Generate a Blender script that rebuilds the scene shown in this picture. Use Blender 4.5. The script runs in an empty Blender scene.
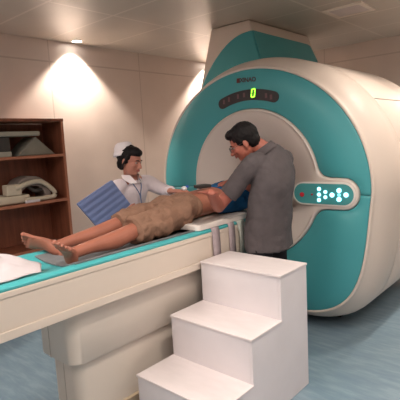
import bpy, bmesh, math, random
from mathutils import Vector, Matrix, noise
V = Vector
random.seed(4)
C = bpy.context.scene.collection
scene = bpy.context.scene

# ---------------------------------------------------------------- camera
FP = 445.0
CX = V((397, 80, 445)).normalized()
CY = V((-506, 32, 445)); CY = (CY - CX * CY.dot(CX)).normalized()
CZ = CX.cross(CY)
if CZ.y < 0: CZ = -CZ
CR = V((CX.x, CY.x, CZ.x)); CU = V((CX.y, CY.y, CZ.y)); CF = V((CX.z, CY.z, CZ.z))
EYE = V((0, 0, 1.5))
cam_d = bpy.data.cameras.new('camera'); cam = bpy.data.objects.new('camera', cam_d); C.objects.link(cam)
cam_d.sensor_width = 36; cam_d.lens = 36 * FP / 400; cam_d.clip_start = 0.05; cam_d.clip_end = 50
m = Matrix.Identity(4)
for i in range(3):
    m[i][0] = CR[i]; m[i][1] = CU[i]; m[i][2] = -CF[i]; m[i][3] = EYE[i]
cam.matrix_world = m
scene.camera = cam

def on(px, py, ax, val):
    """point of the room seen at a pixel, on the plane x, y or z = val"""
    d = CR * ((px - 200) / FP) + CU * ((200 - py) / FP) + CF
    i = 'xyz'.index(ax)
    return EYE + d * ((val - EYE[i]) / d[i])

# ---------------------------------------------------------------- materials
def new_mat(name):
    mt = bpy.data.materials.new(name); mt.use_nodes = True
    nt = mt.node_tree; b = nt.nodes['Principled BSDF']
    return mt, nt, b

def mat(name, col, rough=0.5, spec=0.5, metal=0.0, var=0.06, scale=8.0, bump=0.0, bscale=60.0, sss=0.0, stretch=None, coat=0.0):
    mt, nt, b = new_mat(name)
    b.inputs['Roughness'].default_value = rough
    b.inputs['Specular IOR Level'].default_value = spec
    b.inputs['Metallic'].default_value = metal
    b.inputs['Coat Weight'].default_value = coat
    if sss:
        b.inputs['Subsurface Weight'].default_value = sss
        b.inputs['Subsurface Radius'].default_value = (0.012, 0.005, 0.003)
        b.inputs['Subsurface Scale'].default_value = 1.0
    tc = nt.nodes.new('ShaderNodeTexCoord'); mp = nt.nodes.new('ShaderNodeMapping')
    if stretch: mp.inputs['Scale'].default_value = stretch
    nt.links.new(tc.outputs['Object'], mp.inputs['Vector'])
    n = nt.nodes.new('ShaderNodeTexNoise'); n.inputs['Scale'].default_value = scale; n.inputs['Detail'].default_value = 4
    nt.links.new(mp.outputs['Vector'], n.inputs['Vector'])
    r = nt.nodes.new('ShaderNodeValToRGB')
    r.color_ramp.elements[0].position = 0.3; r.color_ramp.elements[1].position = 0.7
    r.color_ramp.elements[0].color = (*[c * (1 - var) for c in col], 1)
    r.color_ramp.elements[1].color = (*[min(1, c * (1 + var)) for c in col], 1)
    nt.links.new(n.outputs['Fac'], r.inputs['Fac']); nt.links.new(r.outputs['Color'], b.inputs['Base Color'])
    if bump:
        n2 = nt.nodes.new('ShaderNodeTexNoise'); n2.inputs['Scale'].default_value = bscale
        nt.links.new(mp.outputs['Vector'], n2.inputs['Vector'])
        bp = nt.nodes.new('ShaderNodeBump'); bp.inputs['Strength'].default_value = bump; bp.inputs['Distance'].default_value = 0.01
        nt.links.new(n2.outputs['Fac'], bp.inputs['Height']); nt.links.new(bp.outputs['Normal'], b.inputs['Normal'])
    return mt

def emit(name, col, strength):
    mt, nt, b = new_mat(name)
    b.inputs['Base Color'].default_value = (*[c * 0.5 for c in col], 1)
    b.inputs['Emission Color'].default_value = (*col, 1); b.inputs['Emission Strength'].default_value = strength
    return mt

def joint_mat(name, col, line, axes, rough=0.5, spec=0.5, var=0.04):
    """flat panel colour with joint lines; axes = [(axis, spacing, offset, width), ...] in object coordinates"""
    mt = mat(name, col, rough, spec, var=var, scale=3)
    nt = mt.node_tree; b = nt.nodes['Principled BSDF']
    src = b.inputs['Base Color'].links[0].from_socket
    tc = nt.nodes.new('ShaderNodeTexCoord'); sp = nt.nodes.new('ShaderNodeSeparateXYZ')
    nt.links.new(tc.outputs['Object'], sp.inputs[0])
    acc = None
    for ax, s, o, w in axes:
        a = nt.nodes.new('ShaderNodeMath'); a.operation = 'SUBTRACT'; a.inputs[1].default_value = o - s * 0.5
        nt.links.new(sp.outputs['XYZ'.index(ax.upper())], a.inputs[0])
        q = nt.nodes.new('ShaderNodeMath'); q.operation = 'FLOORED_MODULO'; q.inputs[1].default_value = s
        nt.links.new(a.outputs[0], q.inputs[0])
        c = nt.nodes.new('ShaderNodeMath'); c.operation = 'COMPARE'; c.inputs[1].default_value = s * 0.5; c.inputs[2].default_value = w * 0.5
        nt.links.new(q.outputs[0], c.inputs[0])
        if acc is None: acc = c.outputs[0]
        else:
            mx = nt.nodes.new('ShaderNodeMath'); mx.operation = 'MAXIMUM'
            nt.links.new(acc, mx.inputs[0]); nt.links.new(c.outputs[0], mx.inputs[1]); acc = mx.outputs[0]
    mix = nt.nodes.new('ShaderNodeMix'); mix.data_type = 'RGBA'
    nt.links.new(acc, mix.inputs[0]); nt.links.new(src, mix.inputs[6]); mix.inputs[7].default_value = (*line, 1)
    nt.links.new(mix.outputs[2], b.inputs['Base Color'])
    return mt

M = {}
M['wall'] = joint_mat('wall_panels', (.60, .51, .455), (.47, .39, .34), [('x', 1.209, 2.533, .014), ('z', 20, 2.385, .016)], 0.45, 0.4)
M['wall_y'] = joint_mat('wall_panels_back', (.60, .51, .455), (.47, .39, .34), [('y', 1.209, 1.5, .014), ('z', 20, 2.41, .016)], 0.45, 0.4)
M['ceiling'] = joint_mat('ceiling_tiles', (.50, .45, .39), (.62, .56, .49), [('x', .61, 1.92, .022), ('y', 1.22, 3.14, .022)], 0.36, 0.5)
M['shell'] = mat('cream_shell', (.72, .62, .55), 0.5, 0.5, var=.015, scale=2)
M['shell_rim'] = mat('pale_rim', (.62, .55, .50), 0.35, 0.5, var=.02)
M['recess'] = mat('recess_white', (.70, .61, .56), 0.4, 0.5, var=.015, scale=2)
M['bore'] = mat('bore_liner', (.45, .42, .40), 0.4)
M['teal'] = mat('teal_cover', (.072, .36, .395), 0.38, 0.45, var=.03, scale=2)
M['teal_mat'] = mat('teal_vinyl', (.07, .44, .47), 0.35, 0.5, var=.04)
M['seam'] = mat('dark_seam', (.12, .10, .09), 0.7)
M['groove'] = mat('tan_groove', (.42, .36, .31), 0.7)
M['display'] = mat('display_glass', (.045, .040, .045), 0.25)
M['display_mark'] = mat('dim_segments', (.13, .05, .06), 0.4)
M['logo_red'] = mat('logo_red', (.16, .02, .02), 0.5)
M['logo_dark'] = mat('logo_dark', (.07, .035, .04), 0.5)
M['green'] = emit('green_led', (.25, 1, .03), 3.0)
M['cyan'] = emit('cyan_button', (.35, .90, 1), 2.4)
M['cyan_dim'] = emit('cyan_dim', (.25, .75, .85), 0.9)
M['red'] = mat('red_button', (.55, .015, .03), 0.3)
M['pill'] = mat('pill_face', (.07, .33, .34), 0.3)
M['table'] = mat('cream_table', (.70, .61, .53), 0.38, 0.5, var=.015, scale=3)
M['table_low'] = mat('cream_pedestal', (.68, .61, .54), 0.4, 0.5, var=.02, scale=3)
M['kick'] = mat('yellowed_base', (.62, .50, .36), 0.5)
M['stool'] = mat('stool_white', (.74, .70, .73), 0.42, 0.45, var=.03, scale=5)
M['stool_tread'] = mat('stool_tread', (.74, .68, .69), 0.42, 0.45, var=.04, scale=7, stretch=(3, 1, 1))
M['wood'] = mat('red_wood', (.19, .062, .033), 0.45, 0.4, var=.28, scale=5, stretch=(5, 5, .5))
M['wood_edge'] = mat('red_wood_edge', (.33, .125, .070), 0.45, 0.4, var=.15, scale=5)
M['foam'] = mat('grey_foam', (.20, .185, .150), 0.8, var=.08)
M['foam_light'] = mat('pale_foam', (.30, .28, .23), 0.8, var=.06)
M['dark_plastic'] = mat('dark_plastic', (.035, .03, .028), 0.5)
M['coil'] = mat('coil_cream', (.50, .43, .33), 0.45, var=.06)
M['coil_grey'] = mat('coil_grey', (.22, .18, .16), 0.5, var=.1)
M['greypad'] = mat('grey_pad', (.17, .18, .19), 0.7, var=.1, scale=20)
M['sheet'] = mat('white_sheet', (.60, .55, .575), 0.8, var=.03, bump=.2, bscale=20)
M['board'] = mat('white_board', (.82, .76, .72), 0.35, var=.02)
M['strap'] = mat('lilac_strap', (.40, .335, .36), 0.8, var=.1, scale=30)
M['strap_pale'] = mat('pale_green_strap', (.50, .53, .48), 0.6, var=.1, scale=30)
M['skin_p'] = mat('skin_tan', (.37, .140, .092), 0.5, 0.4, var=.08, scale=12, sss=.1)
M['skin_m'] = mat('skin_man', (.38, .125, .088), 0.5, 0.4, var=.06, scale=12, sss=.1)
M['skin_n'] = mat('skin_nurse', (.47, .205, .150), 0.5, 0.4, var=.05, scale=12, sss=.1)
M['lip'] = mat('lips', (.33, .09, .08), 0.45)
M['eye'] = mat('eye_white', (.36, .31, .29), 0.2)
M['iris'] = mat('iris', (.02, .012, .01), 0.15)
M['nail'] = mat('nail', (.55, .30, .24), 0.35)
M['hair'] = mat('black_hair', (.008, .006, .007), 0.6, 0.2, var=.4, scale=30, bump=.3, bscale=120, stretch=(1, 1, .3))
M['khaki'] = mat('khaki_cotton', (.26, .150, .104), 0.85, 0.2, var=.10, scale=14, bump=.3, bscale=90)
M['khaki_dark'] = mat('khaki_seam', (.17, .11, .07), 0.85, 0.2)
M['blue_shirt'] = mat('blue_cotton', (.012, .085, .215), 0.85, 0.2, var=.2, scale=12, bump=.3)
M['grey_shirt'] = mat('grey_cotton', (.092, .080, .085), 0.85, 0.2, var=.10, scale=16, bump=.25, bscale=70)
M['black_cloth'] = mat('black_cloth', (.015, .014, .018), 0.85, 0.2)
M['coat'] = mat('nurse_white', (.70, .62, .66), 0.8, 0.2, var=.04, scale=12, bump=.15, bscale=40)
M['capm'] = mat('nurse_cap', (.78, .72, .75), 0.8, 0.2, var=.03)
M['blueboard'] = mat('blue_plastic', (.17, .23, .45), 0.5, 0.4, var=.05)
M['lanyard'] = mat('lanyard_blue', (.10, .14, .26), 0.7)
M['metal'] = mat('dark_metal', (.08, .07, .07), 0.3, metal=.8)
M['white_plastic'] = mat('white_plastic', (.75, .74, .76), 0.4)
M['blue_plastic'] = mat('bright_blue', (.05, .15, .60), 0.4)
M['vent'] = mat('vent_face', (.62, .54, .52), 0.5)
M['vent_frame'] = mat('vent_frame', (.78, .70, .62), 0.45)
M['lamp'] = emit('lamp_glow', (1, .93, .85), 25)
M['lamp_frame'] = mat('lamp_frame', (.75, .70, .64), 0.3)

def floor_mat():
    mt, nt, b = new_mat('vinyl_floor')
    b.inputs['Roughness'].default_value = 0.30
    tc = nt.nodes.new('ShaderNodeTexCoord'); mp = nt.nodes.new('ShaderNodeMapping')
    mp.inputs['Rotation'].default_value = (0, 0, math.radians(8)); mp.inputs['Scale'].default_value = (9, 1.6, 1)
    nt.links.new(tc.outputs['Object'], mp.inputs['Vector'])
    n = nt.nodes.new('ShaderNodeTexNoise'); n.inputs['Scale'].default_value = 2.2; n.inputs['Detail'].default_value = 7; n.inputs['Roughness'].default_value = .65
    nt.links.new(mp.outputs[0], n.inputs['Vector'])
    r = nt.nodes.new('ShaderNodeValToRGB')
    e = r.color_ramp.elements
    e[0].position = .36; e[0].color = (.175, .265, .345, 1)
    e[1].position = .62; e[1].color = (.255, .350, .420, 1)
    k = e.new(.5); k.color = (.205, .300, .370, 1)
    nt.links.new(n.outputs['Fac'], r.inputs['Fac']); nt.links.new(r.outputs['Color'], b.inputs['Base Color'])
    return mt
M['floor'] = floor_mat()

# ---------------------------------------------------------------- builders
def link(name, bm, material, parent=None, smooth=False, bevel=0, normals=True):
    if normals: bmesh.ops.recalc_face_normals(bm, faces=bm.faces)
    me = bpy.data.meshes.new(name); bm.to_mesh(me); bm.free()
    o = bpy.data.objects.new(name, me); C.objects.link(o)
    if material: me.materials.append(material)
    for p in me.polygons: p.use_smooth = smooth
    if bevel:
        md = o.modifiers.new('bevel', 'BEVEL'); md.width = bevel; md.segments = 3; md.limit_method = 'ANGLE'; md.angle_limit = math.radians(40)
        for p in me.polygons: p.use_smooth = True
        md2 = o.modifiers.new('wn', 'WEIGHTED_NORMAL'); md2.keep_sharp = True
    if parent is not None:
        o.parent = parent
        o.matrix_parent_inverse = Matrix.Translation(-parent.location)
    return o

def thing(name, label, cat, loc=(0, 0, 0), group=None):
    o = bpy.data.objects.new(name, None); C.objects.link(o); o.location = loc
    o.empty_display_size = .1
    o['label'] = label; o['category'] = cat
    if group: o['group'] = group
    return o

def tag(o, label, cat, group=None):
    o['label'] = label; o['category'] = cat
    if group: o['group'] = group
    return o

def box(bm, a, b):
    vs = [bm.verts.new((x, y, z)) for z in (a[2], b[2]) for y in (a[1], b[1]) for x in (a[0], b[0])]
    for f in ((0, 2, 3, 1), (4, 5, 7, 6), (0, 1, 5, 4), (2, 6, 7, 3), (0, 4, 6, 2), (1, 3, 7, 5)):
        bm.faces.new([vs[i] for i in f])
    return vs

def bxo(name, a, b, mt, parent=None, bevel=0):
    bm = bmesh.new(); box(bm, a, b); return link(name, bm, mt, parent, bevel=bevel)

def prism(bm, pts, d):
    """closed solid: polygon pts extruded by vector d"""
    d = V(d)
    a = [bm.verts.new(p) for p in pts]; b = [bm.verts.new(V(p) + d) for p in pts]
    bm.faces.new(a); bm.faces.new(b[::-1])
    n = len(pts)
    for i in range(n): bm.faces.new([a[i], a[(i + 1) % n], b[(i + 1) % n], b[i]])

def rings(bm, rs, cap0=True, cap1=True, closed=True):
    vr = [[bm.verts.new(p) for p in r] for r in rs]
    n = len(rs[0])
    for a, b in zip(vr, vr[1:]):
        for i in range(n if closed else n - 1):
            bm.faces.new([a[i], a[(i + 1) % n], b[(i + 1) % n], b[i]])
    if cap0: bm.faces.new(vr[0])
    if cap1: bm.faces.new(vr[-1][::-1])
    return vr

def ell(bm, c, r, f=None, u=None, seg=20):
    """ellipsoid; r = (side, forward, up) in frame with forward f, up u"""
    c = V(c)
    f = V(f).normalized() if f else V((0, 1, 0)); u = V(u) if u else V((0, 0, 1))
    u = (u - f * u.dot(f)).normalized(); s = f.cross(u)
    mm = Matrix.Identity(4)
    for i in range(3):
        mm[i][0] = s[i] * r[0]; mm[i][1] = f[i] * r[1]; mm[i][2] = u[i] * r[2]; mm[i][3] = c[i]
    bmesh.ops.create_uvsphere(bm, u_segments=seg, v_segments=seg // 2 + 2, radius=1, matrix=mm)

def cr(p0, p1, p2, p3, t):
    return 0.5 * ((2 * p1) + (p2 - p0) * t + (2 * p0 - 5 * p1 + 4 * p2 - p3) * t * t + (3 * p1 - p0 - 3 * p2 + p3) * t ** 3)

def limb(bm, pts, rad, ref=(0, 0, 1), seg=16, sub=4, caps=True):
    """tapered tube through pts; rad = list of r or (r_ref, r_other); ref gives the first section axis"""
    P = [V(p) for p in pts]; Rr = [V((r, r)) if isinstance(r, (int, float)) else V(r) for r in rad]
    if sub > 1 and len(P) > 2:
        PP, RR = [], []
        n = len(P)
        for i in range(n - 1):
            a, b, c, d = P[max(i - 1, 0)], P[i], P[i + 1], P[min(i + 2, n - 1)]
            ra, rb, rc, rd = Rr[max(i - 1, 0)], Rr[i], Rr[i + 1], Rr[min(i + 2, n - 1)]
            for k in range(sub):
                t = k / sub; PP.append(cr(a, b, c, d, t)); RR.append(cr(ra, rb, rc, rd, t))
        PP.append(P[-1]); RR.append(Rr[-1]); P, Rr = PP, RR
    if caps:
        d0 = (P[0] - P[1]).normalized(); d1 = (P[-1] - P[-2]).normalized()
        pre, prr, post, por = [], [], [], []
        for k in (3, 2, 1):
            a = k / 3 * math.pi / 2 * .93
            pre.append(P[0] + d0 * math.sin(a) * min(Rr[0])); prr.append(Rr[0] * math.cos(a))
        for k in (1, 2, 3):
            a = k / 3 * math.pi / 2 * .93
            post.append(P[-1] + d1 * math.sin(a) * min(Rr[-1])); por.append(Rr[-1] * math.cos(a))
        P = pre + P + post; Rr = prr + Rr + por
    rs = []
    ref = V(ref)
    for i, p in enumerate(P):
        d = (P[min(i + 1, len(P) - 1)] - P[max(i - 1, 0)]).normalized()
        u = ref - d * ref.dot(d)
        if u.length < 1e-3: u = d.orthogonal()
        u.normalize(); v = d.cross(u)
        rs.append([p + u * (math.cos(t) * Rr[i][0]) + v * (math.sin(t) * Rr[i][1]) for t in [2 * math.pi * k / seg for k in range(seg)]])
    rings(bm, rs)

def fuse(name, bm, material, parent, voxel=.006, smooth=6, wr=0.0, wf=9.0, seed=0):
    """melt the overlapping closed pieces of bm into one continuous skin"""
    bmesh.ops.recalc_face_normals(bm, faces=bm.faces)
    me = bpy.data.meshes.new(name); bm.to_mesh(me); bm.free()
    t = bpy.data.objects.new('tmp', me); C.objects.link(t)
    md = t.modifiers.new('r', 'REMESH'); md.mode = 'VOXEL'; md.voxel_size = voxel; md.use_smooth_shade = True
    ms = t.modifiers.new('s', 'SMOOTH'); ms.iterations = smooth; ms.factor = .5
    dg = bpy.context.evaluated_depsgraph_get(); dg.update()
    m2 = bpy.data.meshes.new_from_object(t.evaluated_get(dg))
    bpy.data.objects.remove(t); bpy.data.meshes.remove(me)
    m2.name = name; m2.materials.clear(); m2.materials.append(material)
    if wr:
        off = V((seed * 7.3, seed * 3.1, seed))
        vn = [v.normal.copy() for v in m2.vertices]
        for v, nn in zip(m2.vertices, vn):
            w = noise.noise(v.co * wf + off) + .5 * abs(noise.noise(v.co * wf * 2.3 + off))
            v.co += nn * (max(w, -.25) * wr)
    for p in m2.polygons: p.use_smooth = True
    o = bpy.data.objects.new(name, m2); C.objects.link(o)
    if parent is not None:
        o.parent = parent; o.matrix_parent_inverse = Matrix.Translation(-parent.location)
    return o

def text(name, s, size, p, right, up, mt, parent, thick=.001, bold=0.0):
    cu = bpy.data.curves.new(name, 'FONT'); cu.body = s; cu.size = size; cu.extrude = thick; cu.offset = bold
    cu.align_x = 'CENTER'; cu.align_y = 'CENTER'
    t = bpy.data.objects.new('tmp', cu); C.objects.link(t)
    dg = bpy.context.evaluated_depsgraph_get(); dg.update()
    me = bpy.data.meshes.new_from_object(t.evaluated_get(dg)); bpy.data.objects.remove(t)
    r = V(right).normalized(); u = V(up).normalized(); n = r.cross(u)
    mm = Matrix.Identity(4)
    for i in range(3): mm[i][0] = r[i]; mm[i][1] = u[i]; mm[i][2] = n[i]; mm[i][3] = p[i]
    me.transform(mm); me.materials.clear(); me.materials.append(mt)
    o = bpy.data.objects.new(name, me); C.objects.link(o); o.parent = parent
    o.matrix_parent_inverse = Matrix.Translation(-parent.location)
    return o

def struct(o):
    o['kind'] = 'structure'; return o

# ---------------------------------------------------------------- room
X0, X1, Y0, Y1, H = -1.5, 5.62, -1.6, 4.22, 2.6
struct(bxo('floor', (X0 - .1, Y0 - .1, -.1), (X1 + .1, Y1 + .1, 0), M['floor']))
struct(bxo('ceiling', (X0 - .1, Y0 - .1, H), (X1 + .1, Y1 + .1, H + .1), M['ceiling']))
struct(bxo('wall_left', (X0 - .1, Y1, 0), (X1 + .1, Y1 + .1, H), M['wall']))
struct(bxo('wall_back', (X1, Y0, 0), (X1 + .1, Y1, H), M['wall_y']))
struct(bxo('wall_right', (X0 - .1, Y0 - .1, 0), (X1 + .1, Y0, H), M['wall']))
struct(bxo('wall_front', (X0 - .1, Y0, 0), (X0, Y1, H), M['wall_y']))

# ---------------------------------------------------------------- scanner
SX, SY, SZ = 3.0, 2.115, 1.10
sc = thing('mri_scanner', 'large cream and teal MRI scanner with a round front and a lit control panel', 'MRI scanner', (3.6, SY, 0))
NS = 128
def taper(z): return 1 - .10 * max(0, -z)   # the cover narrows towards the floor
def outline(th, d=0.0):
    c, s = math.cos(th), math.sin(th)
    n = 2.0 if s > 0 else 3.4
    # blend exponent across the sides
    k = min(1, max(0, (-s) * 3)); n = 2.0 + 2.5 * k
    a = 1.0 + d; b = (.95 if s > 0 else .968) + d
    r = (abs(c / a) ** n + abs(s / b) ** n) ** (-1 / n)
    return r * c * taper(r * s), r * s
TH = [2 * math.pi * i / NS for i in range(NS)]
def oring(x, d, fn=outline): return [V((x, SY + fn(t, d)[0], SZ + fn(t, d)[1])) for t in TH]

IY, IZ = 2.10, 1.13          # centre of the recess
PZ = 1.075                   # height of the side control panels
def smin(a, b, k):
    h = max(k - abs(a - b), 0) / k
    return min(a, b) - h * h * k * .25
def flange_sdf(y, z, g=0.0):
    d = math.hypot(y - IY, z - IZ) - .605
    for sgn in (-1,):
        ya = IY + sgn * .45; yb = IY + sgn * .785
        yy = min(max(y, min(ya, yb)), max(ya, yb))
        e = math.hypot(y - yy, z - PZ) - .115
        d = smin(d, e, .09)
    return d - g
def flange_r(th, g=0.0):
    c, s = math.cos(th), math.sin(th); r = 1.0
    while flange_sdf(IY + r * c, IZ + r * s, g) > 0: r -= .002
    return r
NF = 360
TF = [2 * math.pi * i / NF for i in range(NF)]
def fring(x, g): return [V((x, IY + flange_r(t, g) * math.cos(t), IZ + flange_r(t, g) * math.sin(t))) for t in TF]
def cring(x, r): return [V((x, IY + r * math.cos(t), IZ + r * math.sin(t))) for t in TF]

# outer shell: front section and rear section either side of a seam
bm = bmesh.new()
rings(bm, [oring(3.014, -.010), oring(2.998, -.005), oring(2.995, .002), oring(2.999, .010), oring(3.008, .014), oring(3.014, .014),
           oring(3.03, .022), oring(3.055, .040), oring(3.09, .062), oring(3.14, .083), oring(3.20, .096), oring(3.26, .10), oring(3.392, .10), oring(3.396, .092), oring(3.396, .05)], False, False)
link('front_shell', bm, M['shell'], sc, True)
bm = bmesh.new()
rings(bm, [oring(3.406, .05), oring(3.406, .092), oring(3.412, .10), oring(4.5, .10), oring(4.62, .08), oring(4.70, .03), oring(4.73, -.06), oring(4.73, -.6)], False, True)
link('rear_shell', bm, M['shell'], sc, True)
# raised side panel line on the rear shell
def shell_pt(x, th, d=.1): q = outline(th, d); return V((x, SY + q[0], SZ + q[1]))
bm = bmesh.new()
tha = math.pi - .0
best = min([math.radians(a / 4) for a in range(360, 720)], key=lambda t: abs(shell_pt(0, math.pi - t)[2] - 1.741))
ths = math.pi + 0
# the side towards -y is cos<0: angle measured from +y
thp = [t for t in [math.radians(90 + a / 4) for a in range(0, 360)]]
tb = min(thp, key=lambda t: abs(shell_pt(0, t)[2] - 1.745))
prism(bm, [shell_pt(3.41, tb, .098), shell_pt(3.41, tb - .006, .098), shell_pt(3.41, tb - .006, .104), shell_pt(3.41, tb, .104)], (1.05, 0, 0))
link('panel_seam', bm, M['groove'], sc)
# plinth under the shell, the shadow there put into its dark colour
bm = bmesh.new()
box(bm, (3.34, 1.50, 0), (4.62, 2.73, .30)); link('plinth', bm, M['dark_plastic'], sc, bevel=.01)
# teal front cover, upper and lower piece with a hairline joint
def cover(name, t0, t1):
    bm = bmesh.new(); n = 150
    rs = []
    for k in range(n + 1):
        t = t0 + (t1 - t0) * k / n
        c, s = math.cos(t), math.sin(t)
        ri = flange_r(t, .004) if True else 0
        # inner point about recess centre, outer point on the cover outline seen from the same centre
        pi = V((0, IY + ri * c, IZ + ri * s))
        lo, hi = .3, 1.6
        for _ in range(30):
            md = (lo + hi) / 2
            y = IY + md * c - SY; z = IZ + md * s - SZ
            y /= taper(z); th = math.atan2(z, y); q = outline(th, -.008)
            if math.hypot(y, z) < math.hypot(q[0] / taper(q[1]), q[1]): lo = md
            else: hi = md
        po = V((0, IY + lo * c, IZ + lo * s)); e = (po - pi).normalized()
        rs.append([pi + V((3.02, 0, 0)), pi + V((3.002, 0, 0)), pi + e * .006 + V((2.996, 0, 0)),
                   po - e * .008 + V((2.996, 0, 0)), po + V((3.002, 0, 0)), po + V((3.02, 0, 0))])
    rings(bm, rs, True, True)
    link(name, bm, M['teal'], sc, True)
ga = .0022
aj = math.atan2(PZ - IZ, -.9); aj2 = math.atan2(PZ - IZ, .9)
cover('teal_front_cover', aj2 + ga, math.pi + (-(aj + math.pi)) * -1 - ga if False else (math.pi + (math.pi + aj)) - ga)
cover('teal_front_cover', (math.pi + (math.pi + aj)) + ga, 2 * math.pi + aj2 - ga)
# cream recess: flange, lip and funnel to the bore
bm = bmesh.new()
rings(bm, [fring(3.02, -.001), fring(2.992, -.001), fring(2.982, -.008), fring(2.980, -.016), cring(2.981, .588), cring(2.984, .570), cring(2.993, .545),
           cring(3.015, .500), cring(3.05, .440), cring(3.09, .385), cring(3.13, .335), cring(3.165, .302), cring(3.20, .283), cring(3.25, .275), cring(3.45, .275)], False, False)
link('bore_recess', bm, M['recess'], sc, True)
bm = bmesh.new()
rings(bm, [cring(3.45, .275), cring(4.70, .275)], False, True)
link('bore_tube', bm, M['bore'], sc, True)
# control panels
def pill(cy, cz, hl, hr, x, thick, n=14):
    pts = []
    for k in range(n + 1):
        a = -math.pi / 2 + math.pi * k / n; pts.append(V((x, cy + hl + hr * math.cos(a), cz + hr * math.sin(a))))
    for k in range(n + 1):
        a = math.pi / 2 + math.pi * k / n; pts.append(V((x, cy - hl + hr * math.cos(a), cz + hr * math.sin(a))))
    return pts
def cyl_x(bm, x0, x1, y, z, r, n=20):
    rings(bm, [[V((x, y + rr * math.cos(t), z + rr * math.sin(t))) for t in [2 * math.pi * k / n for k in range(n)]] for x, rr in ((x1, r), (x0 + .002, r), (x0, r * .8))])
for side in (-1,):
    pc = IY + side * .565 + (-.005 if side < 0 else 0)
    pc = 1.462
    bm = bmesh.new(); prism(bm, pill(pc, PZ, .156, .086, 2.972, 0), (.012, 0, 0))
    panel = link('control_panel', bm, M['board'], sc, bevel=.003)
    bm = bmesh.new(); prism(bm, pill(pc, PZ, .156, .074, 2.969, 0), (.005, 0, 0)); link('panel_face', bm, M['pill'], panel)
    def pos(px, py):
        p = on(px, py, 'x', 2.967)
        return (p.y, p.z) if side < 0 else (2 * IY - p.y, p.z)
    for (px, py, mt, r, nm) in [(302, 194.5, 'red', .018, 'stop_button'), (312, 194.5, 'red', .007, 'indicator_lamp'),
                                (319, 189, 'cyan', .0135, 'button'), (319, 194.6, 'cyan', .0135, 'button'), (319, 200, 'cyan', .0135, 'button'),
                                (325.3, 192, 'cyan', .0125, 'button'), (325.3, 197.2, 'cyan', .0125, 'button'),
                                (332, 195, 'cyan', .0165, 'button'), (339, 190.6, 'cyan', .0165, 'button'), (339, 199.4, 'cyan', .0165, 'button'), (346, 195, 'cyan', .0165, 'button'),
                                (339, 195, 'cyan_dim', .012, 'centre_button')]:
        y, z = pos(px, py); bm = bmesh.new(); cyl_x(bm, 2.962, 2.971, y, z, r); link(nm, bm, M[mt], panel)
# display strip
dc = (2.10, 1.10); DR = .775
def arc_strip(x, r0, r1, a0, a1, n=28):
    pts = []
    rm, hr = (r0 + r1) / 2, (r1 - r0) / 2
    for k in range(n + 1):
        a = a0 + (a1 - a0) * k / n; pts.append(V((x, dc[0] + r1 * math.cos(a), dc[1] + r1 * math.sin(a))))
    for k in range(1, 8):
        b = a1 + math.pi * k / 8; c0 = V((x, dc[0] + rm * math.cos(a1), dc[1] + rm * math.sin(a1))); pts.append(c0 + V((0, hr * math.cos(b), hr * math.sin(b))))
    for k in range(n + 1):
        a = a1 + (a0 - a1) * k / n; pts.append(V((x, dc[0] + r0 * math.cos(a), dc[1] + r0 * math.sin(a))))
    for k in range(1, 8):
        b = a0 + math.pi + math.pi * k / 8; c0 = V((x, dc[0] + rm * math.cos(a0), dc[1] + rm * math.sin(a0))); pts.append(c0 + V((0, hr * math.cos(b), hr * math.sin(b))))
    return pts
c0 = on(222.4, 103.6, 'x', 2.99); c1 = on(273.5, 98.5, 'x', 2.99); cm = on(250, 93.5, 'x', 2.99)
A0 = math.atan2(c0.z - dc[1], c0.y - dc[0]); A1 = math.atan2(c1.z - dc[1], c1.y - dc[0])
DR = ((c0.yz - V(dc)).length + (c1.yz - V(dc)).length + (cm.yz - V(dc)).length) / 3
bm = bmesh.new(); prism(bm, arc_strip(2.988, DR - .042, DR + .042, A0, A1), (.012, 0, 0))
disp = link('display_strip', bm, M['display'], sc)
g = on(253, 93, 'x', 2.986)
bm = bmesh.new()
def seg(y0, z0, y1, z1, w=.0042):
    a = V((0, -y0 - z0 * .14, z0)) + g; b = V((0, -y1 - z1 * .14, z1)) + g; d = (b - a).normalized(); n = V((0, -d.z, d.y)) * w
    prism(bm, [a + n, b + n, b - n, a - n], (.002, 0, 0))
for z in (-.030, .030): seg(-.013, z, .013, z)
for y in (-.015, .015): seg(y, -.030, y, -.002); seg(y, .002, y, .030)
link('display_digit', bm, M['green'], disp)
for px, py in ((224, 102), (229, 99.5), (238, 96.5), (244, 95), (266, 95.5), (271, 97)):
    p = on(px, py, 'x', 2.987); bm = bmesh.new()
    box(bm, (p.x - .001, p.y - .010, p.z - .018), (p.x + .002, p.y + .010, p.z + .018)); link('display_segment', bm, M['display_mark'], disp)
# maker's name above the display
a = on(236.6, 80.8, 'x', 2.993); b = on(254.6, 79.3, 'x', 2.993); rt = (b - a).normalized(); upv = V((-1, 0, 0)).cross(rt)
if upv.z < 0: upv = -upv
bm = bmesh.new(); prism(bm, [a + upv * .018, a + upv * .018 + rt * .030, a - upv * .018 + rt * .030, a - upv * .018], (.004, 0, 0)); link('logo_mark', bm, M['logo_red'], sc)
text('maker_name', 'XINAO', .048, (a + b) / 2 + rt * .022, rt, upv, M['logo_dark'], sc, .001, .0015)

# duct hood from the top of the scanner up to the ceiling
tA, tB, tC, tD = V((3.58, 2.47, 2.598)), V((3.58, 2.93, 2.598)), V((4.72, 2.93, 2.598)), V((4.72, 2.47, 2.598))
bA, bB, bC, bD = V((3.45, 2.22, 2.02)), V((3.45, 3.03, 1.93)), V((4.80, 3.03, 1.85)), V((4.80, 2.22, 1.97))
bm = bmesh.new(); rings(bm, [[bA, bB, bC, bD], [tA, tB, tC, tD]]); hood = link('duct_hood', bm, M['shell'], sc, bevel=.02)
def face_pt(P00, P10, P01, P11, u, v): return (P00 * (1 - u) + P10 * u) * (1 - v) + (P01 * (1 - u) + P11 * u) * v
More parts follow.
